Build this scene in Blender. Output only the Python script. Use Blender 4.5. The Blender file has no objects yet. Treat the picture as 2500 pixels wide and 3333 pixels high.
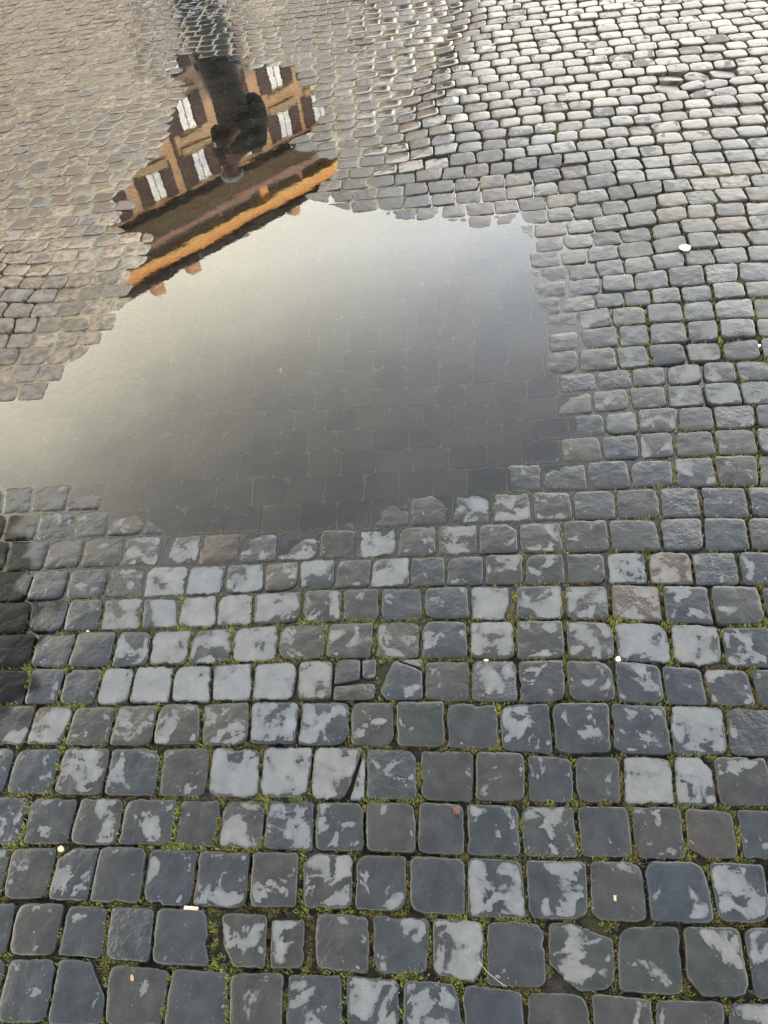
import bpy, bmesh, math, random
import numpy as np
from mathutils import Vector, Matrix, noise
random.seed(7); RNG = np.random.default_rng(7)
D = bpy.data; scene = bpy.context.scene; C = scene.collection
rad = math.radians

# ------------------------------------------------------------------ camera
H = 1.74                                  # camera height above the water surface (z = 0)
F = 2508.0; PITCH = rad(49); ROLL = rad(-11)   # photo calibration (pixels of a 2500 x 3333 frame)
cam = D.cameras.new('camera'); co = D.objects.new('camera', cam); C.objects.link(co)
cam.sensor_fit = 'HORIZONTAL'; cam.sensor_width = 36; cam.lens = 36*F/2500; cam.clip_start = .05; cam.clip_end = 600
cp, sp, cr, sr = math.cos(PITCH), math.sin(PITCH), math.cos(ROLL), math.sin(ROLL)
imgdown = Vector((0, -sp, -cp)); look = Vector((0, cp, -sp)); rgt = Vector((1, 0, 0))
ex = rgt*cr - imgdown*sr; ey = rgt*sr + imgdown*cr
M = Matrix((ex, -ey, -look)).transposed().to_4x4(); M.translation = (0, 0, H)
co.matrix_world = M; scene.camera = co

# ------------------------------------------------------------------ sky, sun, exposure
SUN_EL, SUN_AZ = rad(5.0), rad(172)       # low evening sun behind the camera; azimuth clockwise from +Y
scene.view_settings.view_transform = 'Standard'; scene.view_settings.look = 'None'
scene.view_settings.exposure = 1.3; scene.view_settings.gamma = 1
W = D.worlds.new('World'); scene.world = W; W.use_nodes = True
nt = W.node_tree; N = nt.nodes; L = nt.links; N.clear()
def nd(t, **k):
    n = N.new(t)
    for a, b in k.items(): setattr(n, a, b)
    return n
def ramp(n, pts):
    e = n.color_ramp.elements
    while len(e) > 1: e.remove(e[-1])
    e[0].position = pts[0][0]; e[0].color = tuple(pts[0][1])+(1,)
    for p, c in pts[1:]:
        q = e.new(p); q.color = tuple(c)+(1,)
tc = nd('ShaderNodeTexCoord'); sx = nd('ShaderNodeSeparateXYZ'); L.new(tc.outputs['Generated'], sx.inputs[0])
cl = nd('ShaderNodeTexNoise'); cl.inputs['Scale'].default_value = 2.2; cl.inputs['Detail'].default_value = 5; cl.inputs['Roughness'].default_value = .55
L.new(tc.outputs['Generated'], cl.inputs['Vector'])
m1 = nd('ShaderNodeMath', operation='MULTIPLY_ADD'); m1.inputs[1].default_value = .16; m1.inputs[2].default_value = -.08; L.new(cl.outputs['Fac'], m1.inputs[0])
m2 = nd('ShaderNodeMath', operation='ADD'); L.new(sx.outputs['Z'], m2.inputs[0]); L.new(m1.outputs[0], m2.inputs[1])
# brightness drops as the eye goes up from the bright evening cloud near the roofs to grey cloud overhead
rw = nd('ShaderNodeValToRGB'); L.new(m2.outputs[0], rw.inputs[0])
ramp(rw, [(0, (.95, .86, .66)), (.5, (1, .93, .70)), (.57, (.80, .745, .58)), (.62, (.50, .475, .385)), (.69, (.30, .285, .25)), (.80, (.14, .148, .15)), (1, (.13, .145, .165))])
rc = nd('ShaderNodeValToRGB'); L.new(m2.outputs[0], rc.inputs[0])
ramp(rc, [(0, (.98, .91, .79)), (.42, (.92, .87, .78)), (.50, (.84, .86, .87)), (.57, (.50, .52, .545)), (.64, (.34, .345, .355)), (.72, (.225, .23, .24)), (.82, (.15, .165, .185)), (1, (.13, .145, .165))])
# the warm glow sits to the left of the view, cool grey cloud to the right
az = nd('ShaderNodeMath', operation='MULTIPLY_ADD'); az.inputs[1].default_value = 1.0; az.inputs[2].default_value = .14; L.new(sx.outputs['X'], az.inputs[0])
azr = nd('ShaderNodeMapRange', interpolation_type='SMOOTHSTEP'); azr.inputs['From Min'].default_value = -.12; azr.inputs['From Max'].default_value = .38
L.new(az.outputs[0], azr.inputs['Value'])
mx = nd('ShaderNodeMixRGB'); L.new(azr.outputs[0], mx.inputs[0]); L.new(rw.outputs[0], mx.inputs[1]); L.new(rc.outputs[0], mx.inputs[2])
b1 = nd('ShaderNodeBackground'); b1.inputs[1].default_value = 2.7; L.new(mx.outputs[0], b1.inputs[0])
sky = nd('ShaderNodeTexSky', sky_type='NISHITA'); sky.sun_disc = False; sky.sun_elevation = SUN_EL; sky.sun_rotation = SUN_AZ
b2 = nd('ShaderNodeBackground'); b2.inputs[1].default_value = .05; L.new(sky.outputs[0], b2.inputs[0])
ad = nd('ShaderNodeAddShader'); L.new(b1.outputs[0], ad.inputs[0]); L.new(b2.outputs[0], ad.inputs[1])
ow = nd('ShaderNodeOutputWorld'); L.new(ad.outputs[0], ow.inputs[0])
sl = D.lights.new('sun', 'SUN'); sl.energy = 5; sl.angle = rad(.5); sl.color = (1, .72, .42)
so = D.objects.new('sun', sl); C.objects.link(so)
sd = Vector((math.sin(SUN_AZ)*math.cos(SUN_EL), math.cos(SUN_AZ)*math.cos(SUN_EL), math.sin(SUN_EL)))
so.rotation_euler = sd.to_track_quat('Z', 'Y').to_euler(); so.location = sd*50

# ------------------------------------------------------------------ helpers
def ground(x, y, z=0.0):
    """point of the plane at height z seen at photo pixel (x, y)"""
    x = np.asarray(x, float)-1250; y = np.asarray(y, float)-1666.5
    X = cr*x+sr*y; Y = -sr*x+cr*y
    down = Y*cp+F*sp; fwd = -Y*sp+F*cp
    return np.stack([X/down*(H-z), fwd/down*(H-z)], -1)
def pixel(P):
    """photo pixel of world points (n, 3)"""
    P = np.atleast_2d(P); R = np.array(M.to_3x3()); v = (P-np.array([0, 0, H]))@R
    return np.stack([1250+F*v[:, 0]/-v[:, 2], 1666.5-F*v[:, 1]/-v[:, 2]], -1)
def tag(o, label=None, cat=None, group=None, kind=None):
    for k, v in (('label', label), ('category', cat), ('group', group), ('kind', kind)):
        if v: o[k] = v
    return o
def empty(name, loc=(0, 0, 0), rz=0):
    o = D.objects.new(name, None); C.objects.link(o); o.location = loc; o.rotation_euler = (0, 0, rz); return o
def mobj(name, verts, faces, mat, parent=None, smooth=False, loc=None):
    me = D.meshes.new(name); me.from_pydata([tuple(v) for v in verts], [], faces); me.update()
    if smooth: me.polygons.foreach_set('use_smooth', [True]*len(me.polygons))
    if mat: me.materials.append(mat)
    o = D.objects.new(name, me); C.objects.link(o)
    if parent: o.parent = parent
    if loc: o.location = loc
    return o
def bmobj(name, bm, mat, parent=None, smooth=False):
    me = D.meshes.new(name); bm.to_mesh(me); bm.free()
    if smooth: me.polygons.foreach_set('use_smooth', [True]*len(me.polygons))
    me.materials.append(mat); o = D.objects.new(name, me); C.objects.link(o)
    if parent: o.parent = parent
    return o
def bx(bm, x0, x1, y0, y1, z0, z1):
    v = [bm.verts.new(p) for p in ((x0,y0,z0),(x1,y0,z0),(x1,y1,z0),(x0,y1,z0),(x0,y0,z1),(x1,y0,z1),(x1,y1,z1),(x0,y1,z1))]
    for f in ((0,3,2,1),(4,5,6,7),(0,1,5,4),(1,2,6,5),(2,3,7,6),(3,0,4,7)): bm.faces.new([v[i] for i in f])
def box(name, b, mat, parent=None):
    bm = bmesh.new(); bx(bm, *b); return bmobj(name, bm, mat, parent)
class NT:
    """small node-tree writer"""
    def __init__(s, name):
        s.m = D.materials.new(name); s.m.use_nodes = True; s.t = s.m.node_tree; s.t.nodes.clear(); s.out = s.n('ShaderNodeOutputMaterial')
    def n(s, t, ins=None, **k):
        q = s.t.nodes.new(t)
        for a, b in k.items(): setattr(q, a, b)
        for a, b in (ins or {}).items(): s.put(q.inputs[a], b)
        return q
    def put(s, i, v):
        if isinstance(v, bpy.types.NodeSocket): s.t.links.new(v, i)
        else:
            if isinstance(v, (tuple, list)) and len(v) == 3 and i.type == 'RGBA': v = tuple(v)+(1,)
            i.default_value = v
    def math(s, op, a, b=0.0, c=0.0, clamp=False):
        q = s.n('ShaderNodeMath', operation=op, use_clamp=clamp); s.put(q.inputs[0], a); s.put(q.inputs[1], b); s.put(q.inputs[2], c); return q.outputs[0]
    def noise(s, vec, scale, detail=3, rough=.5, dist=0., w=None):
        q = s.n('ShaderNodeTexNoise', noise_dimensions='4D' if w is not None else '3D')
        s.put(q.inputs['Vector'], vec); q.inputs['Scale'].default_value = scale; q.inputs['Detail'].default_value = detail
        q.inputs['Roughness'].default_value = rough; q.inputs['Distortion'].default_value = dist
        if w is not None: s.put(q.inputs['W'], w)
        return q.outputs['Fac']
    def step(s, v, a, b, lo=0., hi=1., smooth=True):
        q = s.n('ShaderNodeMapRange', interpolation_type='SMOOTHSTEP' if smooth else 'LINEAR')
        for k, x in (('Value', v), ('From Min', a), ('From Max', b), ('To Min', lo), ('To Max', hi)): s.put(q.inputs[k], x)
        return q.outputs[0]
    def mix(s, f, a, b, bt='MIX'):
        q = s.n('ShaderNodeMixRGB', blend_type=bt); s.put(q.inputs[0], f); s.put(q.inputs[1], a); s.put(q.inputs[2], b); return q.outputs[0]
    def bump(s, h, st, dist, nrm=None):
        q = s.n('ShaderNodeBump'); s.put(q.inputs['Strength'], st); q.inputs['Distance'].default_value = dist; s.put(q.inputs['Height'], h)
        if nrm: s.put(q.inputs['Normal'], nrm)
        return q.outputs[0]
    def bsdf(s, **k):
        q = s.n('ShaderNodeBsdfPrincipled')
        for a, b in k.items(): s.put(q.inputs[a.replace('_', ' ')], b)
        s.t.links.new(q.outputs[0], s.out.inputs[0]); return q
def simple(name, col, rough=.6, var=.15, scale=20, spec=.5, metal=0.):
    m = NT(name); g = m.n('ShaderNodeNewGeometry').outputs['Position']
    nz = m.noise(g, scale, 4)
    c = m.mix(nz, tuple(x*(1-var) for x in col), tuple(min(1, x*(1+var)) for x in col))
    m.bsdf(Base_Color=c, Roughness=rough, Specular_IOR_Level=spec, Metallic=metal, Normal=m.bump(nz, .3, .01)); return m.m

# ------------------------------------------------------------------ materials
def stone_material():
    m = NT('basalt_cobble'); pos = m.n('ShaderNodeNewGeometry').outputs['Position']
    at = m.n('ShaderNodeAttribute', attribute_name='stone', attribute_type='GEOMETRY')
    sep = m.n('ShaderNodeSeparateColor'); m.t.links.new(at.outputs['Color'], sep.inputs[0])
    dry, rnd, tint = sep.outputs; edge = at.outputs['Alpha']
    at2 = m.n('ShaderNodeAttribute', attribute_name='aux', attribute_type='GEOMETRY')
    sep2 = m.n('ShaderNodeSeparateColor'); m.t.links.new(at2.outputs['Color'], sep2.inputs[0])
    fine_w, under, dust_refl = sep2.outputs; film = at2.outputs['Alpha']        # roughness, under water, tint for dust and painted reflection
    w = m.math('MULTIPLY', rnd, 40.)
    big = m.noise(pos, 17, 3.5, .56, .55, w)
    rag = m.noise(pos, 130, 5, .72)
    n1 = m.math('ADD', big, m.math('MULTIPLY_ADD', rag, .15, -.075))
    thr = m.math('MULTIPLY_ADD', dry, -.33, .665)
    e2 = m.step(edge, .82, 1.0, 0, .17)
    thr = m.math('ADD', thr, e2)
    d = m.math('SUBTRACT', n1, thr)
    soft = m.step(m.noise(pos, 24, 2, .5, 0, w), .42, .66, .004, .055)
    mask = m.step(d, m.math('MULTIPLY', soft, -.6), m.math('MULTIPLY_ADD', soft, .8, .003))
    halo = m.math('MULTIPLY', m.step(d, -.05, .0), m.math('SUBTRACT', 1., mask))
    mott = m.noise(pos, 26, 5, .6, .2, w); grain = m.noise(pos, 700, 3, .65); grain2 = m.noise(pos, 2200, 1, .5)
    tr = m.n('ShaderNodeValToRGB'); m.put(tr.inputs[0], tint)
    ramp(tr, [(0, (.0175, .0215, .029)), (.3, (.020, .0235, .0285)), (.55, (.0245, .0245, .0245)), (.72, (.021, .0255, .0245)), (.86, (.030, .0265, .0255)), (1, (.040, .030, .026))])
    wet = m.mix(m.step(mott, .3, .7), m.mix(1., tr.outputs[0], (.70, .70, .72), 'MULTIPLY'), m.mix(1., tr.outputs[0], (1.35, 1.33, 1.30), 'MULTIPLY'))
    wet = m.mix(m.step(grain, .62, .8, 0, .35), wet, (.10, .10, .10))
    gl = m.math('ADD', m.math('MULTIPLY_ADD', grain, .75, .46), m.math('MULTIPLY', m.noise(pos, 75, 4, .65), .32))
    dv = m.n('ShaderNodeCombineColor'); [m.put(dv.inputs[i], gl) for i in range(3)]
    dcol = m.mix(tint, (.122, .136, .157), (.142, .138, .136))
    dcol = m.mix(1., dcol, dv.outputs[0], 'MULTIPLY')
    dcol = m.mix(m.step(mott, .35, .62, 0, .60), dcol, (.088, .098, .112))
    dcol = m.mix(m.step(d, .0, .14), m.mix(1., dcol, (.80, .81, .83), 'MULTIPLY'), dcol)
    wet = m.mix(m.step(dry, -1., 0.), m.mix(1., wet, (.22, .22, .22), 'MULTIPLY'), wet)  # negative dry: a dark reflection painted in by cutting the stone colour
    wet = m.mix(m.math('MULTIPLY', under, m.step(m.math('FRACT', m.math('MULTIPLY', rnd, 7.3)), .35, 1., .0, .60)), wet, (.060, .055, .050))
    wet = m.mix(under, wet, m.mix(1., wet, (2.25, 2.0, 1.7), 'MULTIPLY'))
    col = m.mix(mask, wet, dcol)
    col = m.mix(m.math('MULTIPLY', dust_refl, m.step(m.noise(pos, 30, 4, .6), .35, .62)), col, (.20, .152, .112))  # brown coating and the house's blurred reflection, painted into the stone colour
    # pale scratches and grit flecks
    vo = m.n('ShaderNodeTexVoronoi', {'Vector': pos, 'Scale': 85.}); fl = m.step(vo.outputs['Distance'], .05, .085, 1, 0)
    fl = m.math('MULTIPLY', fl, m.step(m.noise(pos, 9, 2), .5, .62))
    col = m.mix(m.math('MULTIPLY', fl, .35), col, (.22, .21, .19))
    rgh = m.math('ADD', m.math('MULTIPLY', mask, .5), m.math('MULTIPLY_ADD', m.noise(pos, 40, 4, .6), .20, m.math('MULTIPLY_ADD', fine_w, .50, .0)), clamp=True)
    h = m.math('ADD', m.math('MULTIPLY', m.noise(pos, 34, 4, .6), 1.0), m.math('MULTIPLY', m.noise(pos, 160, 4, .6), .30))
    h = m.math('ADD', h, m.math('MULTIPLY', mask, .03))
    flake = m.math('MULTIPLY_ADD', m.step(m.math('FRACT', m.math('MULTIPLY', rnd, 13.7)), .78, .95), 1.5, .8)
    h = m.math('MULTIPLY', h, flake)
    pit = m.n('ShaderNodeTexVoronoi', {'Vector': pos, 'Scale': 120.}).outputs['Distance']
    h = m.math('SUBTRACT', h, m.math('MULTIPLY', m.step(pit, .10, .20, 1., 0.), m.step(m.noise(pos, 14, 2), .5, .6, 0, .25)))
    nrm = m.bump(h, m.math('MULTIPLY', m.math('MULTIPLY_ADD', under, -.34, .42), m.math('MULTIPLY_ADD', film, -.86, 1.)), .006)
    nrm = m.bump(grain, m.math('MULTIPLY', m.math('MULTIPLY_ADD', mask, .25, .10), m.math('SUBTRACT', 1., under)), .0012, nrm)
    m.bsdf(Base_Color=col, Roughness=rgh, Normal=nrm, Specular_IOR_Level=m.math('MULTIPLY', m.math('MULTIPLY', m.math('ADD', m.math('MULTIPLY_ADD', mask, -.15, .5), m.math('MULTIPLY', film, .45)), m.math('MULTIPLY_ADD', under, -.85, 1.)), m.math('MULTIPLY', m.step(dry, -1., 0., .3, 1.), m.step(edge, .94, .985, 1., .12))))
    return m.m
STONE = stone_material()

def bed_material():
    m = NT('joint_soil'); pos = m.n('ShaderNodeNewGeometry').outputs['Position']
    at = m.n('ShaderNodeAttribute', attribute_name='bed', attribute_type='GEOMETRY')
    sep = m.n('ShaderNodeSeparateColor'); m.t.links.new(at.outputs['Color'], sep.inputs[0]); silt, moss, _ = sep.outputs
    a = m.noise(pos, 60, 5, .65); g = m.noise(pos, 420, 3, .6); b = m.noise(pos, 12, 3)
    soil = m.mix(m.step(a, .35, .65), (.006, .005, .004), (.030, .023, .017))
    sand = m.mix(m.step(g, .35, .65), (.14, .122, .088), (.34, .30, .215))
    sand = m.mix(m.step(b, .45, .6), sand, m.mix(g, (.105, .098, .06), (.26, .24, .165)))
    mo = m.mix(g, (.022, .025, .008), (.075, .080, .022))
    c = m.mix(m.math('MULTIPLY', moss, m.step(m.noise(pos, 16, 3), .47, .60)), soil, mo)
    c = m.mix(silt, c, sand)
    vo = m.n('ShaderNodeTexVoronoi', {'Vector': pos, 'Scale': 260.})
    c = m.mix(m.step(vo.outputs['Distance'], .12, .2, .5, 0), c, (.26, .23, .18))
    m.bsdf(Base_Color=c, Roughness=.8, Normal=m.bump(m.math('ADD', a, g), .8, .006)); return m.m
BED = bed_material()

def water_material():
    m = NT('puddle_water'); pos = m.n('ShaderNodeNewGeometry').outputs['Position']
    h = m.math('ADD', m.noise(pos, 3.5, 2), m.math('MULTIPLY', m.noise(pos, 26, 3, .6), .10))
    nrm = m.bump(h, .10, .004)
    fr = m.n('ShaderNodeFresnel', {'IOR': 1.62, 'Normal': nrm}).outputs[0]
    tr = m.n('ShaderNodeBsdfTransparent', {'Color': (.93, .91, .86)}); di = m.n('ShaderNodeBsdfDiffuse', {'Color': (.14, .13, .11)})
    scum = m.step(m.noise(pos, 5, 4, .6, .6), .35, .8, .0, .06)
    body = m.n('ShaderNodeMixShader', {0: scum, 1: tr.outputs[0], 2: di.outputs[0]})
    gl = m.n('ShaderNodeBsdfGlossy', {'Roughness': .0, 'Normal': nrm, 'Color': (.97, .97, .97)})
    mx = m.n('ShaderNodeMixShader', {0: fr, 1: body.outputs[0], 2: gl.outputs[0]})
    m.t.links.new(mx.outputs[0], m.out.inputs[0]); return m.m
WATER = water_material()

SEP=[
[(0,3335),(800,3355),(1300,3390),(1900,3435),(2500,3470)],
[(0,3113),(200,3115),(350,3130),(600,3150),(835,3163),(1085,3158),(1250,3183),(1420,3178),(1600,3218),(1780,3225),(1950,3228),(2150,3248),(2350,3253),(2500,3258)],
[(0,2933),(150,2933),(400,2945),(600,2955),(830,2963),(985,2960),(1135,2965),(1335,2975),(1550,2990),(1665,2998),(1820,2990),(2000,3007),(2250,3008),(2500,3013)],
[(0,2753),(200,2753),(450,2755),(650,2760),(830,2768),(935,2770),(1135,2775),(1335,2780),(1535,2788),(1665,2793),(1820,2793),(2000,2798),(2250,2798),(2500,2805)],
[(0,2585),(200,2590),(500,2595),(830,2598),(1000,2603),(1250,2605),(1500,2610),(1665,2615),(1900,2615),(2150,2620),(2350,2628),(2500,2630)],
[(0,2428),(400,2430),(700,2428),(1000,2428),(1300,2433),(1500,2438),(1665,2445),(1800,2458),(2000,2455),(2250,2460),(2500,2463)],
[(0,2295),(250,2295),(600,2290),(830,2280),(935,2285),(1150,2278),(1400,2283),(1665,2290),(1770,2285),(2000,2285),(2250,2298),(2500,2303)],
[(0,2175),(150,2175),(350,2173),(500,2168),(700,2160),(830,2153),(900,2148),(1150,2145),(1350,2145),(1665,2148),(1850,2145),(2050,2153),(2250,2170),(2500,2173)],
[(0,2063),(250,2053),(450,2050),(650,2043),(830,2033),(950,2028),(1150,2020),(1400,2018),(1665,2018),(1800,2015),(2000,2020),(2150,2028),(2300,2035),(2500,2035)],
[(0,1958),(200,1950),(400,1945),(600,1940),(830,1930),(950,1918),(1150,1913),(1400,1908),(1665,1903),(1800,1900),(2000,1900),(2250,1905),(2500,1908)],
[(0,1860),(200,1850),(400,1843),(600,1840),(830,1833),(1000,1820),(1200,1818),(1400,1810),(1665,1803),(1850,1798),(2050,1793),(2250,1793),(2500,1790)],
[(0,1763),(200,1755),(400,1743),(600,1740),(830,1733),(1000,1725),(1200,1718),(1450,1708),(1665,1703),(1800,1695),(2000,1688),(2200,1683),(2500,1684)],
[(0,1673),(125,1668),(250,1663),(400,1658),(600,1652),(860,1643),(1000,1635),(1200,1628),(1350,1615),(1500,1608),(1665,1603),(1750,1600),(1900,1598),(2100,1585),(2300,1580),(2500,1580)],
[(0,1588),(110,1583),(225,1576),(340,1570),(425,1565),(550,1560),(650,1555),(840,1553),(1000,1548),(1150,1543),(1300,1533),(1400,1530),(1600,1518),(1700,1514),(1850,1505),(2000,1498),(2150,1490),(2350,1480),(2500,1478)],
[(0,1515),(150,1503),(350,1490),(450,1490),(600,1480),(830,1473),(1050,1468),(1250,1460),(1400,1455),(1500,1453),(1665,1443),(1700,1435),(1850,1428),(2000,1415),(2100,1408),(2250,1400),(2400,1393),(2500,1390)],
[(0,1438),(150,1433),(300,1423),(450,1418),(600,1410),(835,1404),(1000,1400),(1200,1395),(1350,1388),(1500,1383),(1665,1375),(1700,1368),(1850,1353),(2000,1340),(2050,1333),(2200,1324),(2350,1318),(2500,1313)],
[(0,1368),(125,1363),(300,1353),(450,1345),(600,1342),(830,1335),(950,1333),(1100,1330),(1250,1323),(1400,1320),(1550,1315),(1600,1308),(1665,1300),(1700,1296),(1820,1283),(1950,1272),(2000,1265),(2100,1257),(2250,1250),(2350,1240),(2500,1237)],
[(0,1310),(100,1303),(300,1295),(450,1290),(600,1285),(835,1280),(1000,1275),(1150,1265),(1300,1260),(1450,1254),(1600,1243),(1665,1235),(1760,1228),(1850,1215),(1950,1208),(2050,1200),(2150,1190),(2200,1180),(2300,1174),(2500,1168)],
[(0,1250),(100,1245),(250,1240),(400,1235),(550,1230),(700,1225),(835,1220),(1000,1210),(1150,1205),(1250,1198),(1400,1190),(1550,1183),(1665,1173),(1800,1150),(1950,1130),(2070,1125),(2170,1118),(2300,1107),(2450,1098),(2500,1097)],
[(0,1188),(100,1185),(200,1185),(300,1182),(450,1173),(600,1169),(835,1162),(1000,1148),(1150,1140),(1250,1137),(1400,1128),(1550,1118),(1665,1110),(1780,1090),(1900,1070),(2000,1060),(2100,1054),(2250,1045),(2380,1037),(2500,1033)],
[(0,1133),(200,1130),(300,1125),(450,1120),(600,1115),(835,1105),(1000,1094),(1150,1083),(1300,1073),(1450,1060),(1600,1050),(1700,1040),(1780,1028),(1850,1018),(1950,1005),(2050,994),(2150,988),(2280,980),(2400,968),(2500,965)],
[(0,1083),(200,1080),(350,1077),(500,1070),(650,1064),(835,1052),(1000,1038),(1150,1030),(1300,1018),(1450,1012),(1600,1000),(1700,983),(1780,973),(1880,960),(1980,952),(2070,945),(2170,935),(2270,925),(2400,917),(2500,910)],
[(0,1033),(150,1029),(300,1023),(400,1018),(600,1012),(835,997),(1000,985),(1150,977),(1300,969),(1400,960),(1550,950),(1665,940),(1740,925),(1850,911),(1950,900),(2050,891),(2120,880),(2230,863),(2350,855),(2500,848)],
[(0,988),(150,978),(300,970),(450,965),(600,958),(835,948),(1050,937),(1200,925),(1300,915),(1400,905),(1500,898),(1665,880),(1800,857),(1900,847),(2000,835),(2100,825),(2220,814),(2350,800),(2500,788)],
]
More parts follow.
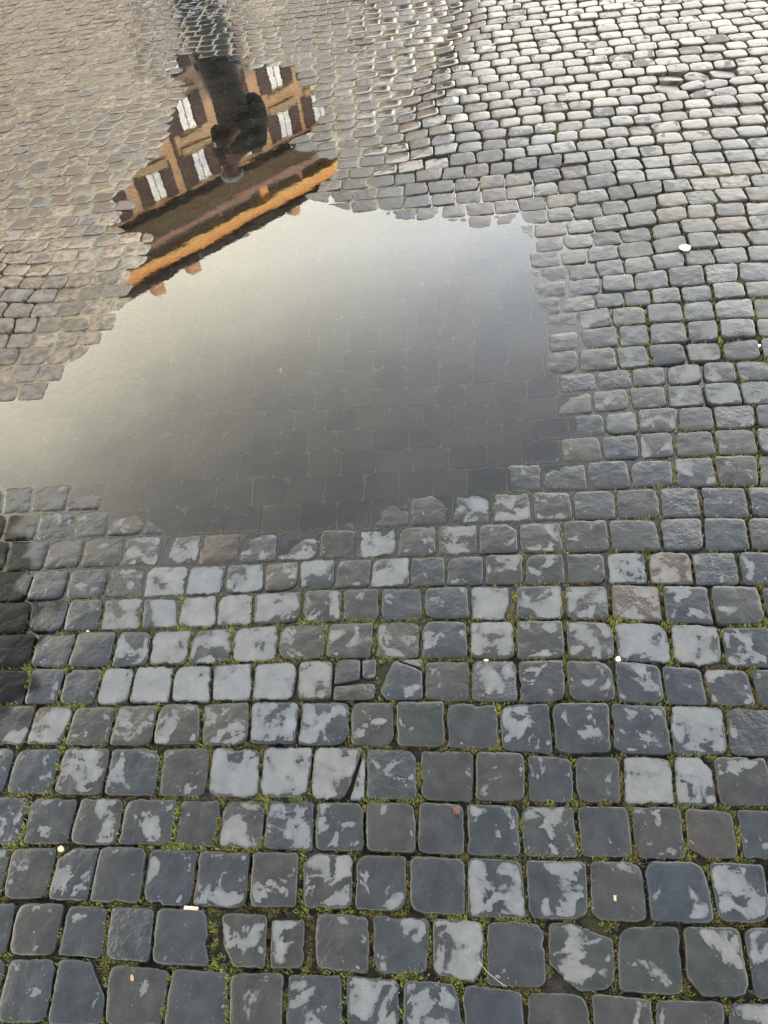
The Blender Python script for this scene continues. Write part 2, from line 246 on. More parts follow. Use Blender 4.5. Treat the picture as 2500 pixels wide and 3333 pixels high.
J=[
[(-200,-160),(-30,25),(145,193),(332,350),(525,558),(740,745),(920,930),(1122,1118),(1307,1307),(1520,1490),(1712,1707),(1932,1920),(2140,2125),(2370,2365),(2590,2580)],
[(-150,-120),(20,57),(176,218),(335,360),(490,510),(700,690),(868,877),(1005,1010),(1207,1207),(1402,1405),(1580,1577),(1787,1780),(2010,2000),(2230,2220),(2455,2408),(2660,2610)],
[(-170,-130),(0,35),(148,195),(290,328),(455,485),(620,648),(805,820),(978,985),(1150,1155),(1327,1330),(1520,1517),(1720,1702),(1922,1913),(2117,2092),(2335,2295),(2520,2492),(2700,2670)],
[(-110,-70),(62,98),(215,262),(378,408),(558,582),(700,725),(850,870),(1020,1025),(1190,1187),(1355,1360),(1515,1515),(1700,1690),(1890,1872),(2070,2050),(2237,2220),(2417,2390),(2590,2560)],
[(-140,-90),(8,55),(165,208),(332,362),(505,530),(667,690),(842,857),(1010,1020),(1187,1190),(1365,1365),(1545,1545),(1715,1710),(1875,1865),(2027,2025),(2202,2190),(2340,2315),(2535,2496),(2700,2680)],
[(-80,-30),(78,122),(200,240),(352,383),(492,520),(650,660),(810,815),(965,980),(1135,1140),(1290,1285),(1452,1450),(1630,1622),(1805,1792),(1996,1985),(2190,2170),(2375,2355),(2570,2545)],
[(-80,-40),(75,105),(185,215),(305,340),(415,445),(548,570),(685,692),(815,825),(962,970),(1082,1090),(1222,1227),(1377,1377),(1532,1532),(1690,1682),(1850,1835),(2012,1995),(2170,2150),(2310,2285),(2470,2437),(2640,2600)],
[(-50,-15),(90,120),(215,255),(355,385),(480,495),(605,628),(748,760),(900,907),(1055,1065),(1217,1220),(1367,1370),(1527,1525),(1680,1675),(1845,1835),(2010,1997),(2190,2172),(2360,2340),(2540,2510)],
[(-60,-30),(82,102),(200,230),(320,340),(455,465),(572,595),(700,710),(820,825),(977,987),(1110,1115),(1237,1237),(1380,1377),(1532,1527),(1675,1675),(1840,1830),(1992,1980),(2163,2150),(2330,2305),(2500,2470),(2660,2630)],
[(-70,-30),(78,115),(202,230),(335,360),(462,480),(600,615),(725,740),(860,862),(967,975),(1087,1095),(1203,1212),(1335,1332),(1450,1452),(1577,1577),(1707,1705),(1845,1837),(1980,1970),(2115,2102),(2265,2245),(2417,2395),(2600,2570)],
[(-120,-85),(10,35),(132,165),(255,282),(390,410),(515,535),(642,660),(770,780),(897,910),(1035,1045),(1162,1167),(1292,1295),(1422,1420),(1557,1555),(1692,1682),(1840,1830),(1990,1975),(2160,2137),(2295,2287),(2445,2430),(2600,2580)],
[(-110,-85),(5,28),(105,135),(233,252),(345,362),(462,485),(582,608),(715,732),(847,857),(970,975),(1095,1100),(1207,1210),(1332,1335),(1470,1475),(1602,1600),(1735,1725),(1870,1860),(2010,2002),(2155,2140),(2290,2275),(2450,2430),(2590,2570)],
[(-110,-90),(5,15),(95,112),(210,240),(325,350),(455,475),(572,595),(695,708),(815,823),(930,942),(1048,1062),(1182,1187),(1297,1302),(1407,1412),(1520,1520),(1652,1647),(1770,1762),(1918,1907),(2055,2040),(2200,2190),(2342,2320),(2475,2465),(2610,2590)],
[(-100,-85),(0,25),(103,128),(208,230),(330,342),(425,445),(545,560),(655,668),(768,785),(887,897),(1002,1002),(1107,1115),(1222,1220),(1345,1335),(1462,1460),(1590,1585),(1702,1697),(1830,1820),(1965,1950),(2082,2077),(2200,2190),(2340,2320),(2475,2455),(2610,2590)],
[(-70,-45),(30,52),(130,150),(235,245),(328,340),(420,435),(522,538),(620,628),(712,728),(805,820),(910,917),(997,1002),(1090,1097),(1212,1210),(1330,1335),(1435,1435),(1537,1537),(1640,1635),(1745,1735),(1857,1847),(1970,1965),(2080,2070),(2202,2210),(2330,2320),(2465,2455),(2600,2590)],
[(-60,-40),(38,60),(135,155),(240,260),(340,360),(440,462),(548,560),(655,668),(745,765),(850,860),(952,960),(1057,1062),(1162,1162),(1265,1267),(1375,1375),(1482,1480),(1585,1582),(1695,1695),(1813,1812),(1930,1925),(2058,2042),(2175,2165),(2300,2285),(2425,2400),(2550,2530)],
[(-30,-10),(60,80),(145,165),(235,255),(310,330),(395,410),(475,490),(565,575),(648,660),(738,745),(822,828),(935,945),(1022,1027),(1120,1125),(1222,1225),(1322,1325),(1417,1420),(1517,1517),(1612,1605),(1714,1714),(1820,1815),(1950,1935),(2060,2050),(2172,2165),(2292,2282),(2407,2390),(2530,2505)],
[(-35,-15),(50,70),(140,160),(220,240),(300,320),(380,395),(465,480),(560,575),(645,655),(740,750),(825,830),(922,927),(1017,1025),(1125,1130),(1217,1217),(1320,1320),(1430,1430),(1537,1537),(1647,1647),(1775,1765),(1882,1882),(2015,2000),(2122,2105),(2240,2227),(2357,2345),(2482,2470),(2600,2590)],
[(-50,-35),(38,55),(115,135),(200,215),(285,300),(370,380),(458,470),(548,555),(635,645),(725,735),(812,822),(917,920),(1007,1012),(1112,1115),(1215,1217),(1320,1325),(1430,1427),(1540,1540),(1657,1655),(1787,1782),(1895,1887),(2015,2012),(2117,2112),(2242,2230),(2345,2337),(2467,2457),(2590,2580)],
[(-45,-30),(48,65),(145,158),(215,240),(295,310),(372,390),(462,478),(555,570),(645,662),(735,750),(820,830),(935,942),(1035,1040),(1130,1137),(1232,1235),(1325,1327),(1432,1435),(1545,1547),(1660,1658),(1782,1777),(1887,1877),(1995,1985),(2110,2100),(2230,2217),(2332,2320),(2460,2450),(2575,2565)],
[(-65,-50),(15,30),(100,110),(175,188),(248,260),(328,340),(415,425),(488,498),(572,580),(655,670),(750,760),(830,838),(917,927),(1000,1015),(1090,1095),(1177,1180),(1265,1267),(1355,1357),(1450,1452),(1540,1535),(1640,1635),(1732,1730),(1827,1822),(1942,1932),(2037,2027),(2122,2115),(2222,2212),(2325,2315),(2430,2420),(2540,2520)],
[(-40,-30),(40,50),(112,125),(198,205),(285,298),(370,385),(455,465),(542,550),(642,650),(738,745),(830,835),(917,927),(1017,1022),(1110,1112),(1212,1215),(1312,1315),(1417,1417),(1527,1522),(1632,1630),(1740,1735),(1845,1842),(1960,1955),(2067,2062),(2180,2172),(2300,2287),(2410,2402),(2525,2510)],
]

DRY = ["1111224661142433", "11100433462623553"[:16], "24414538217323433", "42442464213523011", "3454499831420863333"[:18], "46244575120424722", "2629999983224134353",
       "151686943437468753", "1127798652227564322", "1123898572711342863433"[:20], "111166056162523111012"[:20], "0125400000002554311334"]
PATCHY = {5: .0}
K = len(SEP)-1

def in_poly(P, poly):
    x, y = P[:, 0], P[:, 1]; r = np.zeros(len(P), bool); n = len(poly)
    for i in range(n):
        x1, y1 = poly[i]; x2, y2 = poly[(i+1) % n]
        c = ((y1 > y) != (y2 > y)) & (x < (x2-x1)*(y-y1)/(y2-y1+1e-12)+x1); r ^= c
    return r
def sdist(P, poly):
    """signed distance (inside negative)"""
    P = np.atleast_2d(P).astype(float); d = np.full(len(P), 1e9); n = len(poly)
    for i in range(n):
        a = poly[i]; b = poly[(i+1) % n]; ab = b-a
        t = np.clip(((P-a)@ab)/(ab@ab+1e-12), 0, 1); q = a+t[:, None]*ab
        d = np.minimum(d, np.hypot(*(P-q).T))
    return np.where(in_poly(P, poly), -d, d)
# the puddle's shore, and the thin film of water beyond it to the upper left
SHORE = [(-300,1380),(0,1330),(70,1312),(140,1300),(205,1235),(245,1190),(300,1130),(345,1080),(385,1010),(425,955),(430,930),(425,895),(480,820),(500,775),(430,752),(369,738),(437,663),(384,648),(437,595),(520,497),
         (557,437),(573,362),(590,301),(580,250),(565,195),(590,170),(700,185),(790,190),(814,226),(866,215),(934,220),(980,286),(1025,316),(1055,369),(1040,407),(964,437),(934,482),(1010,497),(1077,527),(1055,603),(1002,648),(1060,655),(1130,690),
         (1250,700),(1330,715),(1500,730),(1680,748),(1745,775),(1755,830),(1710,870),(1745,950),(1780,1020),(1765,1050),(1785,1120),(1790,1180),(1810,1220),(1830,1300),(1825,1370),(1810,1450),(1740,1530),
         (1600,1590),(1480,1620),(1350,1640),(1260,1670),(1000,1715),(830,1725),(600,1730),(490,1705),(350,1660),(320,1620),(200,1600),(110,1590),(0,1582),(-300,1600)]
SHORE = ground(*np.array(SHORE).T)
FILM = [(-300,1380),(0,1130),(150,960),(0,880),(-300,800),(-500,-200),(1500,-200),(1560,100),(1400,350),(1300,560),(1400,700),(1100,700),(700,900),(250,1250)]
FILM = ground(*np.array(FILM).T)
def vnoise(P, s, seed=0.):
    return np.array([noise.noise(Vector((p[0]*s+seed, p[1]*s-seed, seed*1.7))) for p in P])
def surf(P):
    """height of the paving surface"""
    P = np.atleast_2d(P); d = sdist(P, SHORE); f = sdist(P, FILM)
    g0 = P/H                                # gentler bank on the near side, steeper on the right
    sl_ = np.where(P[:, 1] < 1.95, .024, .040)
    z = np.where(d < 0, -np.minimum(.0035, .0012-d*.06)-np.minimum(.018, -d*.045), np.minimum(.030, .0003+.010*np.minimum(d, .10)+sl_*np.clip(d-.10, 0, 9)+.05*np.clip(d-.40, 0, 1)))
    film = np.clip(-f/.25+.2, 0, 1)*np.clip(d/.04, 0, 1)
    zf = .0024+.0016*np.clip(d, 0, 1.2)
    z = z*(1-film)+zf*film
    return z

# ------------------------------------------------------------------ lay out the rows of cobbles
def sepy(k, x):
    s = SEP[k]; return np.interp(x, [p[0] for p in s], [p[1] for p in s])
AL = rad(-11.8); U = np.array([math.cos(AL), math.sin(AL)]); V = np.array([-math.sin(AL), math.cos(AL)])
rows = []                                  # each row: (list of (bottom, top) ground joints, dry list)
def at_surf(x, y):
    g = ground(x, y)[None]
    return ground(x, y, float(surf(g)[0]))
for k, js in enumerate(J):
    pts = [(at_surf(a, sepy(k, a)), at_surf(b, sepy(k+1, b))) for a, b in js]
    dr = [int(c)/10 for c in DRY[k]] if k < len(DRY) else [None]*(len(js)-1)
    dr += [None]*(len(js)-1-len(dr))
    rows.append([pts, dr])
def width():
    return .1135+random.uniform(-.013, .014)
# upper rows: continue the courses away from the camera at their measured spacing
top_x = [-500, 0, 400, 835, 1250, 1665, 2070, 2500, 2900]
def sep_curve(k, xs):
    return np.array([at_surf(x, sepy(k, x)) for x in xs])
UL, UR = -4.2, 4.2
base = sep_curve(K-1, top_x)
bu, bv = base@U, base@V
o = np.argsort(bu); bu, bv = bu[o], bv[o]
cu = np.linspace(UL, UR, 40)
cur = np.interp(cu, bu, bv)
mean = cur.mean(); curves = [cur]
for i in range(44):
    nxt = curves[-1]+.1083
    target = nxt.mean()
    nxt = target+(nxt-target)*.93+np.array([.0035*noise.noise(Vector((u*1.3, i*.7, 3.))) for u in cu])
    curves.append(nxt)
for i in range(44):
    a, b = curves[i], curves[i+1]
    u = UL+random.uniform(0, .1); pts = []
    while u < UR:
        s = random.uniform(-.006, .006)
        ua, ub = u-s, u+s
        pts.append((U*ua+V*np.interp(ua, cu, a), U*ub+V*np.interp(ub, cu, b)))
        u += width()*(1.02 if i < 26 else .98)
    rows.append([pts, [None]*(len(pts)-1)])
NTR = len(J)
# rows nearer than the frame
first = rows[0][0]; near = []
prev = [p[0] for p in first]
pu = np.array([p@U for p in prev]); pv = np.array([p@V for p in prev])
for i in range(8):
    u = -3.0; pts = []
    while u < 2.8:
        vb = np.interp(u, pu, pv)-.116*(i+1); pts.append((U*u+V*vb, U*(u+.003)+V*(vb+.116))); u += width()
    near.append([pts, [None]*(len(pts)-1)])
# extend every traced row sideways past the frame
for r in rows[:NTR]:
    pts, dr = r
    for side in (-1, 1):
        for _ in range(16):
            a, b = (pts[0] if side < 0 else pts[-1]); w = width()
            q = (a+U*w*side, b+U*w*side)
            if side < 0: pts.insert(0, q); dr.insert(0, None)
            else: pts.append(q); dr.append(None)

TYRE = set()
CUTS = {(0,2): [(1,1,.7,1.1)], (0,9): [(-1,1,.25,.6)], (1,4): [], (1,5): [(-1,-1,.55,.9)], (1,9): [(1,-1,.4,.7)], (1,11): [(-1,-1,.9,.75), (1,1,1.3,.45)], (1,13): [(-1,-1,.55,.6)], (2,1): [(1,1,.2,.3)], (2,2): [(-1,1,.8,.5)], (2,12): [(-1,-1,.4,.3)], (2,13): [(-1,1,.3,.3)],
        (3,1): [(-1,1,.4,.4)], (3,14): [(-1,-1,.8,.5)], (4,14): [(1,1,.7,.6)], (5,13): [(-1,-1,.4,.3)], (6,2): [(-1,1,.5,.5)], (8,12): [(1,-1,.3,1.2)], (10,4): [(1,1,.4,.3)], (10,13): [(1,1,.6,.5)], (7,6): [(-1,1,.5,.4)], (9,4): [(-1,1,.3,.3)], (6,10): [(1,1,.5,.25)],
        (1,12): [(1,1,.2,.2)], (3,5): [(-1,1,.3,.5)], (2,7): [(-1,1,.5,.4)], (4,5): [(1,-1,.2,.2)], (9,8): [(1,-1,.2,.5)], (17,15): [(-1,1,.4,.4)], (18,15): [(-1,1,.3,.3)]}
INSET = {(1,4): (-1,.86,-1,1), (1,5): (-.72,1,-1,.95), (1,6): (-.90,.78,-.95,.70), (1,7): (-.86,1,-1,1), (2,6): (-1,.9,-1,1), (4,8): (-1,.95,-1,1), (8,12): (-1,.82,-1,1), (10,9): (-1,.95,-1,1)}
SPLIT = {(6,9): [((-1,-1),(1,-1),(1,-.12),(-1,-.30)), ((-1,-.26),(.28,-.02),(.25,1),(-1,1)), ((.32,.04),(1,-.04),(1,1),(.29,1))],
         (4,7): [((-1,-1),(.30,-1),(.96,1),(-1,1)), ((.42,-1),(1,-1),(1,.85),(.98,.85))],
         (7,13): [((-1,-1),(.42,-1),(1,.05),(1,1)), ((.5,-1),(1,-1),(1,-.05),(.60,-.4))],
         (6,10): [((-1,-1),(1,-1),(1,.45),(-.3,1)), ((-.2,1),(1,.52),(1,.9),(1,1))]}
del SPLIT[(7,13)]
def cobble_multi(q, d, det, rid, key):
    if key not in SPLIT: return cobble(q[0], q[1], q[2], q[3], d, det, rid, CUTS.get(key, ()), INSET.get(key, (-1,1,-1,1)))
    V_, F_, A_, B_ = [], [], [], []
    for j, uv in enumerate(SPLIT[key]):
        c4 = [((1-a)*(1-b)*q[0]+(1+a)*(1-b)*q[1]+(1+a)*(1+b)*q[2]+(1-a)*(1+b)*q[3])/4 for a, b in uv]
        v, f, a_, b_, px = cobble(c4[0], c4[1], c4[2], c4[3], d, det, rid*31+j, (), (-1,1,-1,1), .0012)
        o = len(V_); V_ += v; A_ += a_; B_ += b_; F_ += [tuple(x+o for x in g) for g in f]
    return V_, F_, A_, B_, px
def cobble(bl, br, tr, tl, dry, detail, rid, cuts=(), inset=(-1,1,-1,1), fgap=None):
    """vertices, faces, attributes of one stone. quad corners on the ground"""
    cen = (bl+br+tr+tl)/4; z0 = float(surf(cen[None])[0]); px = pixel([(cen[0], cen[1], 0)])[0]
    rs = random.Random(rid*7919+13)
    sub = z0 < 0
    gap = .0023 if not sub else .0018
    far = cen[1] > 2.6
    if far: gap = .0020
    if far and px[0] > 1700: gap = .0026
    gap += rs.uniform(-.0010, .0016)
    if fgap: gap = fgap
    n = 64 if detail > 1 else (32 if detail else 16)
    dome = rs.uniform(.0008, .0022) if not (px[0] > 1650 and px[1] < 1300) else rs.uniform(.0006, .0018)
    if sub: dome *= .6
    z0 += rs.gauss(0, .0010 if (sub or z0 < .006) else .0022)
    tx, ty = rs.gauss(0, .012), rs.gauss(0, .012)
    if abs(z0) < .006: tx *= 1.9; ty *= 1.9
    if abs(z0) < .03:
        s2 = surf(np.array([cen+(.05, 0), cen-(.05, 0), cen+(0, .05), cen-(0, .05)])); tx += float(s2[0]-s2[1])/.1; ty += float(s2[2]-s2[3])/.1
    hollow = ((px[0]-2275)/150)**2+((px[1]-285)/48)**2 < 1
    if hollow:
        z0 -= rs.uniform(.001, .009); tx += rs.gauss(0, .08); ty += rs.gauss(0, .08); cuts = tuple((rs.choice((-1, 1)), rs.choice((-1, 1)), rs.uniform(.3, .9), rs.uniform(.3, .9)) for _ in range(2))
    if sub: tx *= .5; ty *= .5
    if 440 < px[0]+.1*px[1] < 830 and px[1] < 260: dome *= .15; tx *= .25; ty *= .25; gap = .0012
    rings = [(1.0, -.045), (1.0, -.0075), (.990, -.0032), (.968, -.0011), (.92, -.0002), (.80, 0), (.55, 0), (.28, 0)] if detail > 1 else ([(1.0, -.04), (1.0, -.0065), (.978, -.0018), (.945, -.0003), (.88, 0), (.5, 0)] if detail else [(1.0, -.03), (1.0, -.0050), (.965, -.0010), (.90, 0), (.5, 0)])
    ps = [rs.uniform(6, 22) if rs.random() < .8 else rs.uniform(3.5, 6) for _ in range(4)]
    chips = [(rs.uniform(0, 6.28), rs.uniform(.03, .10), rs.uniform(.12, .3)) for _ in range(rs.choice((0, 0, 1, 1, 2)))]
    sd_ = rs.uniform(0, 100)
    W0 = np.linalg.norm(br-bl)/2; D0 = np.linalg.norm(tl-bl)/2
    out = []
    for i in range(n):
        t = 2*math.pi*(i+.5)/n; c, s = math.cos(t), math.sin(t)
        q = (0 if c < 0 else 1)+(0 if s < 0 else 2); p = ps[q]
        r = (abs(c)**p+abs(s)**p)**(-1/p)
        r *= 1+.030*noise.noise(Vector((c*1.6+sd_, s*1.6, sd_)))+((.032*noise.noise(Vector((c*6+sd_, s*6, sd_*.3)))+.026*noise.noise(Vector((c*17+sd_, s*17, sd_*.3)))) if detail else 0)
        for ca, am, wd in chips:
            da = abs((t-ca+math.pi) % (2*math.pi)-math.pi)
            if da < wd: r *= 1-am*(1-(da/wd)**2)
        a_, b_ = c*r*(1-gap/W0), s*r*(1-gap/D0)
        for (cx, cy, lx, ly) in cuts:          # broken corner: points beyond the chord are pulled onto it
            u_, v_ = (1-cx*a_)/lx, (1-cy*b_)/ly
            if u_+v_ < 1:
                k_ = (1-(u_+v_))/2*1.0; wob = 1+.25*noise.noise(Vector((a_*9+sd_, b_*9, 1)))
                a_ -= cx*lx*k_*wob; b_ -= cy*ly*k_*wob
        x0_, x1_, y0_, y1_ = inset
        a_ = x0_+(a_+1)/2*(x1_-x0_); b_ = y0_+(b_+1)/2*(y1_-y0_)
        out.append((a_, b_))
    V_, A_, B_ = [], [], []
    dv = dry; rnd = rs.random(); tint = min(1, max(0, rs.gauss(.40, .21)))
    ins = 0 < px[0] < 2500
    # dust, painted reflections and roughness by place
    if px[1] > 1500: fw = .22+rs.uniform(-.06, .1)
    else: fw = .34+rs.uniform(-.1, .14)
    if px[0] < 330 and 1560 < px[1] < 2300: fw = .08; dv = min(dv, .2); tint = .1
    dark_reflection = px[0] < 330 and 1650 < px[1] < 2420  # stones whose colour carries the painted reflection of something dark at left
    if dark_reflection: fw = .05
    if px[1] > 2350: dv *= .95
    dust_refl = 0.; film = 0.
    if px[0] > 1450 and px[1] < 900: dust_refl = .45*rs.uniform(0, 1)*min(1, (900-px[1])/400); fw += .12
    if px[1] < 560: dust_refl = (.35 if px[0] > 520 else .75)*max(0, min(1, (560-px[1])/300))*rs.uniform(.3, 1.25)
    if px[0] < 900 and px[1] < 900: dust_refl = max(dust_refl*.6, .75*rs.uniform(0, 1)**1.5); fw = rs.uniform(.03, .24); film = .55
    if px[0] < 480 and 780 < px[1] < 1400: dust_refl = max(dust_refl, .6*rs.uniform(.3, 1.2)); dv = min(dv, .3)
    if 440 < px[0]+.1*px[1] < 830 and px[1] < 260: fw = .01; film = 1.; dust_refl = 0.; dv = .40 if (px[1] < 60 and 560 < px[0] < 720) else .02
    if 1150 < px[0] < 1500 and px[1] < 560 and rs.random() < .55: fw = .03; dust_refl *= .4; film = .6
    un = 1. if z0 < -.005 else 0.
    if hollow: fw = .5; tint = .2; dv = rs.choice((0., .3))
    for f, dz in rings:
        for (a, b) in out:
            a2, b2 = a*f, b*f
            g = ((1-a2)*(1-b2)*bl+(1+a2)*(1-b2)*br+(1+a2)*(1+b2)*tr+(1-a2)*(1+b2)*tl)/4
            z = z0+dz+dome*(1-f*f)+tx*(g[0]-cen[0])+ty*(g[1]-cen[1])
            if detail and dz > -.03:
                z += .0016*noise.noise(Vector((g[0]*28, g[1]*28, sd_)))+(.0007*noise.noise(Vector((g[0]*90, g[1]*90, sd_))) if f > .5 else 0)
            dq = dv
            if dark_reflection:
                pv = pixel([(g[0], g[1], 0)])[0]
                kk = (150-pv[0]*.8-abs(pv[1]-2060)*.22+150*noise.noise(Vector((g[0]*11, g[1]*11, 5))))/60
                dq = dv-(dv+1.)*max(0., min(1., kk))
            V_.append((g[0], g[1], z)); A_.append((dq, rnd, tint, f)); B_.append((fw, un, dust_refl, film))
    V_.append((cen[0], cen[1], z0+dome)); A_.append((dq, rnd, tint, 0)); B_.append((fw, un, dust_refl, film))
    Fc = []
    for r in range(len(rings)-1):
        for i in range(n):
            j = (i+1) % n; Fc.append((r*n+i, r*n+j, (r+1)*n+j, (r+1)*n+i))
    l = (len(rings)-1)*n; c = len(V_)-1
    for i in range(n): Fc.append((l+i, l+(i+1) % n, c))
    return V_, Fc, A_, B_, px

def dry_for(px, z0):
    x, y = px
    if z0 < .0: return 0.
    if z0 < .004: return max(0, random.gauss(.12, .15))
    if y > 3300: return random.uniform(.1, .5)
    if x > 1700: return max(0, min(.75, random.gauss(.30 if y > 900 else .16, .18)))
    if y < 900: return max(0, random.gauss(.2, .18))
    return max(0, min(.8, random.gauss(.3, .2)))
stones = []; rid = 0
for ri, (pts, dr) in enumerate(near+rows):
    k = ri-len(near)
    for si in range(len(pts)-1):
        rid += 1
        a, b = pts[si], pts[si+1]
        q = np.array([a[0], b[0], b[1], a[1]]); cen = q.mean(0)
        px = pixel([(cen[0], cen[1], 0)])[0]
        qp = pixel([(v[0], v[1], 0.) for v in q])
        m = 1750 if px[1] > 0 else 800
        if cen[1] < -.42 or px[0] < -m or px[0] > 2500+m or px[1] < -330 or px[1] > 4700: continue
        z0 = float(surf(cen[None])[0])
        d = dr[si] if dr[si] is not None else dry_for(px, z0)
        if k < 12 and dr[si] is not None: pass
        area = abs(sum(qp[i][0]*qp[(i+1) % 4][1]-qp[(i+1) % 4][0]*qp[i][1] for i in range(4)))/2
        inside = (qp[:, 0].clip(0, 2500) == qp[:, 0]).all() and (qp[:, 1].clip(0, 3333) == qp[:, 1]).all()
        cin = 0 < px[0] < 2500 and 0 < px[1] < 3333
        # visible share of the stone's area
        if not cin: vis = 0
        else: vis = area*(1 if inside else .6)
        stones.append([q, d, k, rid, vis, px, z0, si-16 if 0 <= k < NTR else si])
order = sorted(range(len(stones)), key=lambda i: -stones[i][4])
single = set(order[:300])
def set_attrs(me, A_, B_):
    for nm, arr in (('stone', A_), ('aux', B_)):
        at = me.attributes.new(nm, 'FLOAT_COLOR', 'POINT'); at.data.foreach_set('color', np.array(arr, np.float32).ravel())
    me.polygons.foreach_set('use_smooth', [True]*len(me.polygons))
ORD = ['zeroth','first','second','third','fourth','fifth','sixth','seventh','eighth','ninth','tenth','eleventh','twelfth','thirteenth','fourteenth','fifteenth','sixteenth','seventeenth','eighteenth','nineteenth','twentieth']
ORD += ['twenty-'+o for o in ORD[1:10]]+['thirtieth']+['thirty-'+o for o in ORD[1:10]]
row_of = {}
for i in single: row_of.setdefault(stones[i][2], []).append(i)
# position of each single stone among the stones of its row that show in the frame
inrow = {}
for i, s in enumerate(stones):
    if 0 < s[5][0] < 2500 and 0 < s[5][1] < 3333: inrow.setdefault(s[2], []).append(i)
rank = {}; rowno = {}
for n_, k in enumerate(sorted(inrow)):
    rowno[k] = n_+1
    L_ = sorted(inrow[k], key=lambda i: stones[i][5][0])
    for j, i in enumerate(L_): rank[i] = (j+1, len(L_))
bigV, bigF, bigA, bigB = [], [], [], []; off = 0
for i, (q, d, k, rid, vis, px, z0, si) in enumerate(stones):
    det = 2 if px[1] > 1500 else (1 if px[1] > 500 else 0)
    if not (-60 < px[0] < 2560): det = min(det, 1)
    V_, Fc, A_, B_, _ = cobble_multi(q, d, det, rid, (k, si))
    if i in single:
        c = q.mean(0); me = D.meshes.new('cobblestone')
        me.from_pydata([(v[0]-c[0], v[1]-c[1], v[2]-z0) for v in V_], [], Fc); me.materials.append(STONE); set_attrs(me, A_, B_); me.update()
        o = D.objects.new('cobblestone', me); o.location = (c[0], c[1], z0); C.objects.link(o)
        look_ = ('grey cobblestone under clear puddle water' if z0 < -.001 else 'glossy wet dark cobblestone' if d < .15 else 'dark wet cobblestone with small pale dry flecks' if d < .35
                 else 'dark cobblestone with pale dry patches' if d < .65 else 'cobblestone with mostly pale dry top')
        rk, n_ = rank[i]
        where = (ORD[rk]+' from left' if rk <= (n_+1)//2 else ORD[n_-rk+1]+' from right')+', '+ORD[rowno[k]]+' row up'
        tag(o, look_+', '+where, 'cobblestone', 'cobblestones of the square')
    else:
        bigV += V_; bigA += A_; bigB += B_; bigF += [tuple(x+off for x in f) for f in Fc]; off += len(V_)
me = D.meshes.new('cobblestones'); me.from_pydata(bigV, [], bigF); me.materials.append(STONE); set_attrs(me, bigA, bigB); me.update()
o = D.objects.new('cobblestones', me); C.objects.link(o)
tag(o, 'mass of small distant wet cobblestones paving the rest of the square', 'paving', kind='stuff')

# ------------------------------------------------------------------ joint soil under the stones
def grid(x0, x1, y0, y1, st):
    xs = np.arange(x0, x1+st, st); ys = np.arange(y0, y1+st, st); X, Y = np.meshgrid(xs, ys); P = np.stack([X.ravel(), Y.ravel()], -1)
    nx, ny = len(xs), len(ys)
    Fc = [(j*nx+i, j*nx+i+1, (j+1)*nx+i+1, (j+1)*nx+i) for j in range(ny-1) for i in range(nx-1)]
    return P, Fc
def bed(name, x0, x1, y0, y1, st):
    P, Fc = grid(x0, x1, y0, y1, st); z = surf(P)
    d = sdist(P, SHORE); f = sdist(P, FILM)
    silt = np.clip(1.15-d/np.where(P[:, 1] < 1.95, .42, .22), 0, 1)*np.where(d < 0, .95, 1); silt = np.maximum(silt, np.clip(-f/.2, 0, 1)*.8)
    moss = np.clip(d/.3, 0, 1)
    px = pixel(np.c_[P, np.zeros(len(P))])
    moss = moss*np.where(px[:, 1] > 800, .6, .2)
    up = -.0150+.0085*np.clip(silt*1.6, 0, 1)
    zz = z+up+.0016*vnoise(P, 40)
    mb = np.clip(vnoise(P, 9, 4.)+.12, 0, 1)*np.clip(d/.4, 0, 1)*np.where(px[:, 1] > 900, 1, 0)
    zz = zz+.009*mb*(1-np.clip(silt*1.5, 0, 1))
    zz = zz-.013*(((px[:, 0]-2275)/150)**2+((px[:, 1]-285)/50)**2 < 1)
    zz = np.where((d < 0), np.minimum(zz, -.0015), zz)
    fl = (f < 0) & (d > .03)
    zz = np.where(fl, np.maximum(zz, .0004+.0005*np.abs(vnoise(P, 25))), zz)
    me = D.meshes.new(name); me.from_pydata([(p[0], p[1], q) for p, q in zip(P, zz)], [], Fc); me.materials.append(BED)
    at = me.attributes.new('bed', 'FLOAT_COLOR', 'POINT'); at.data.foreach_set('color', np.stack([silt, moss, silt*0, silt*0+1], -1).astype(np.float32).ravel())
    me.polygons.foreach_set('use_smooth', [True]*len(me.polygons)); o = D.objects.new(name, me); C.objects.link(o); tag(o, kind='structure'); return o
bed('ground', -3.6, 4.2, -.7, 8.6, .022)
# puddle sheet
P, Fc = grid(-3.4, 1.9, .5, 8.4, .5)
w_ = mobj('puddle_water', [(p[0], p[1], 0) for p in P], Fc, WATER); tag(w_, kind='structure')
# the rest of the square out to the surrounding houses
pm = NT('far_paving'); pos = pm.n('ShaderNodeNewGeometry').outputs['Position']
br = pm.n('ShaderNodeTexBrick', {'Vector': pos, 'Color1': (.03, .032, .035), 'Color2': (.05, .05, .05), 'Mortar': (.012, .012, .01), 'Scale': 1., 'Mortar Size': .008, 'Brick Width': .114, 'Row Height': .11})
pm.bsdf(Base_Color=br.outputs['Color'], Roughness=.35, Normal=pm.bump(br.outputs['Fac'], .5, .01))
ring_v = [(-3.6,-.7,-.03),(4.2,-.7,-.03),(4.2,8.6,-.03),(-3.6,8.6,-.03),(-150,-150,-.03),(150,-150,-.03),(150,150,-.03),(-150,150,-.03)]
rp = mobj('square_paving', ring_v, [(0,1,5,4),(1,2,6,5),(2,3,7,6),(3,0,4,7)], pm.m); tag(rp, kind='structure')

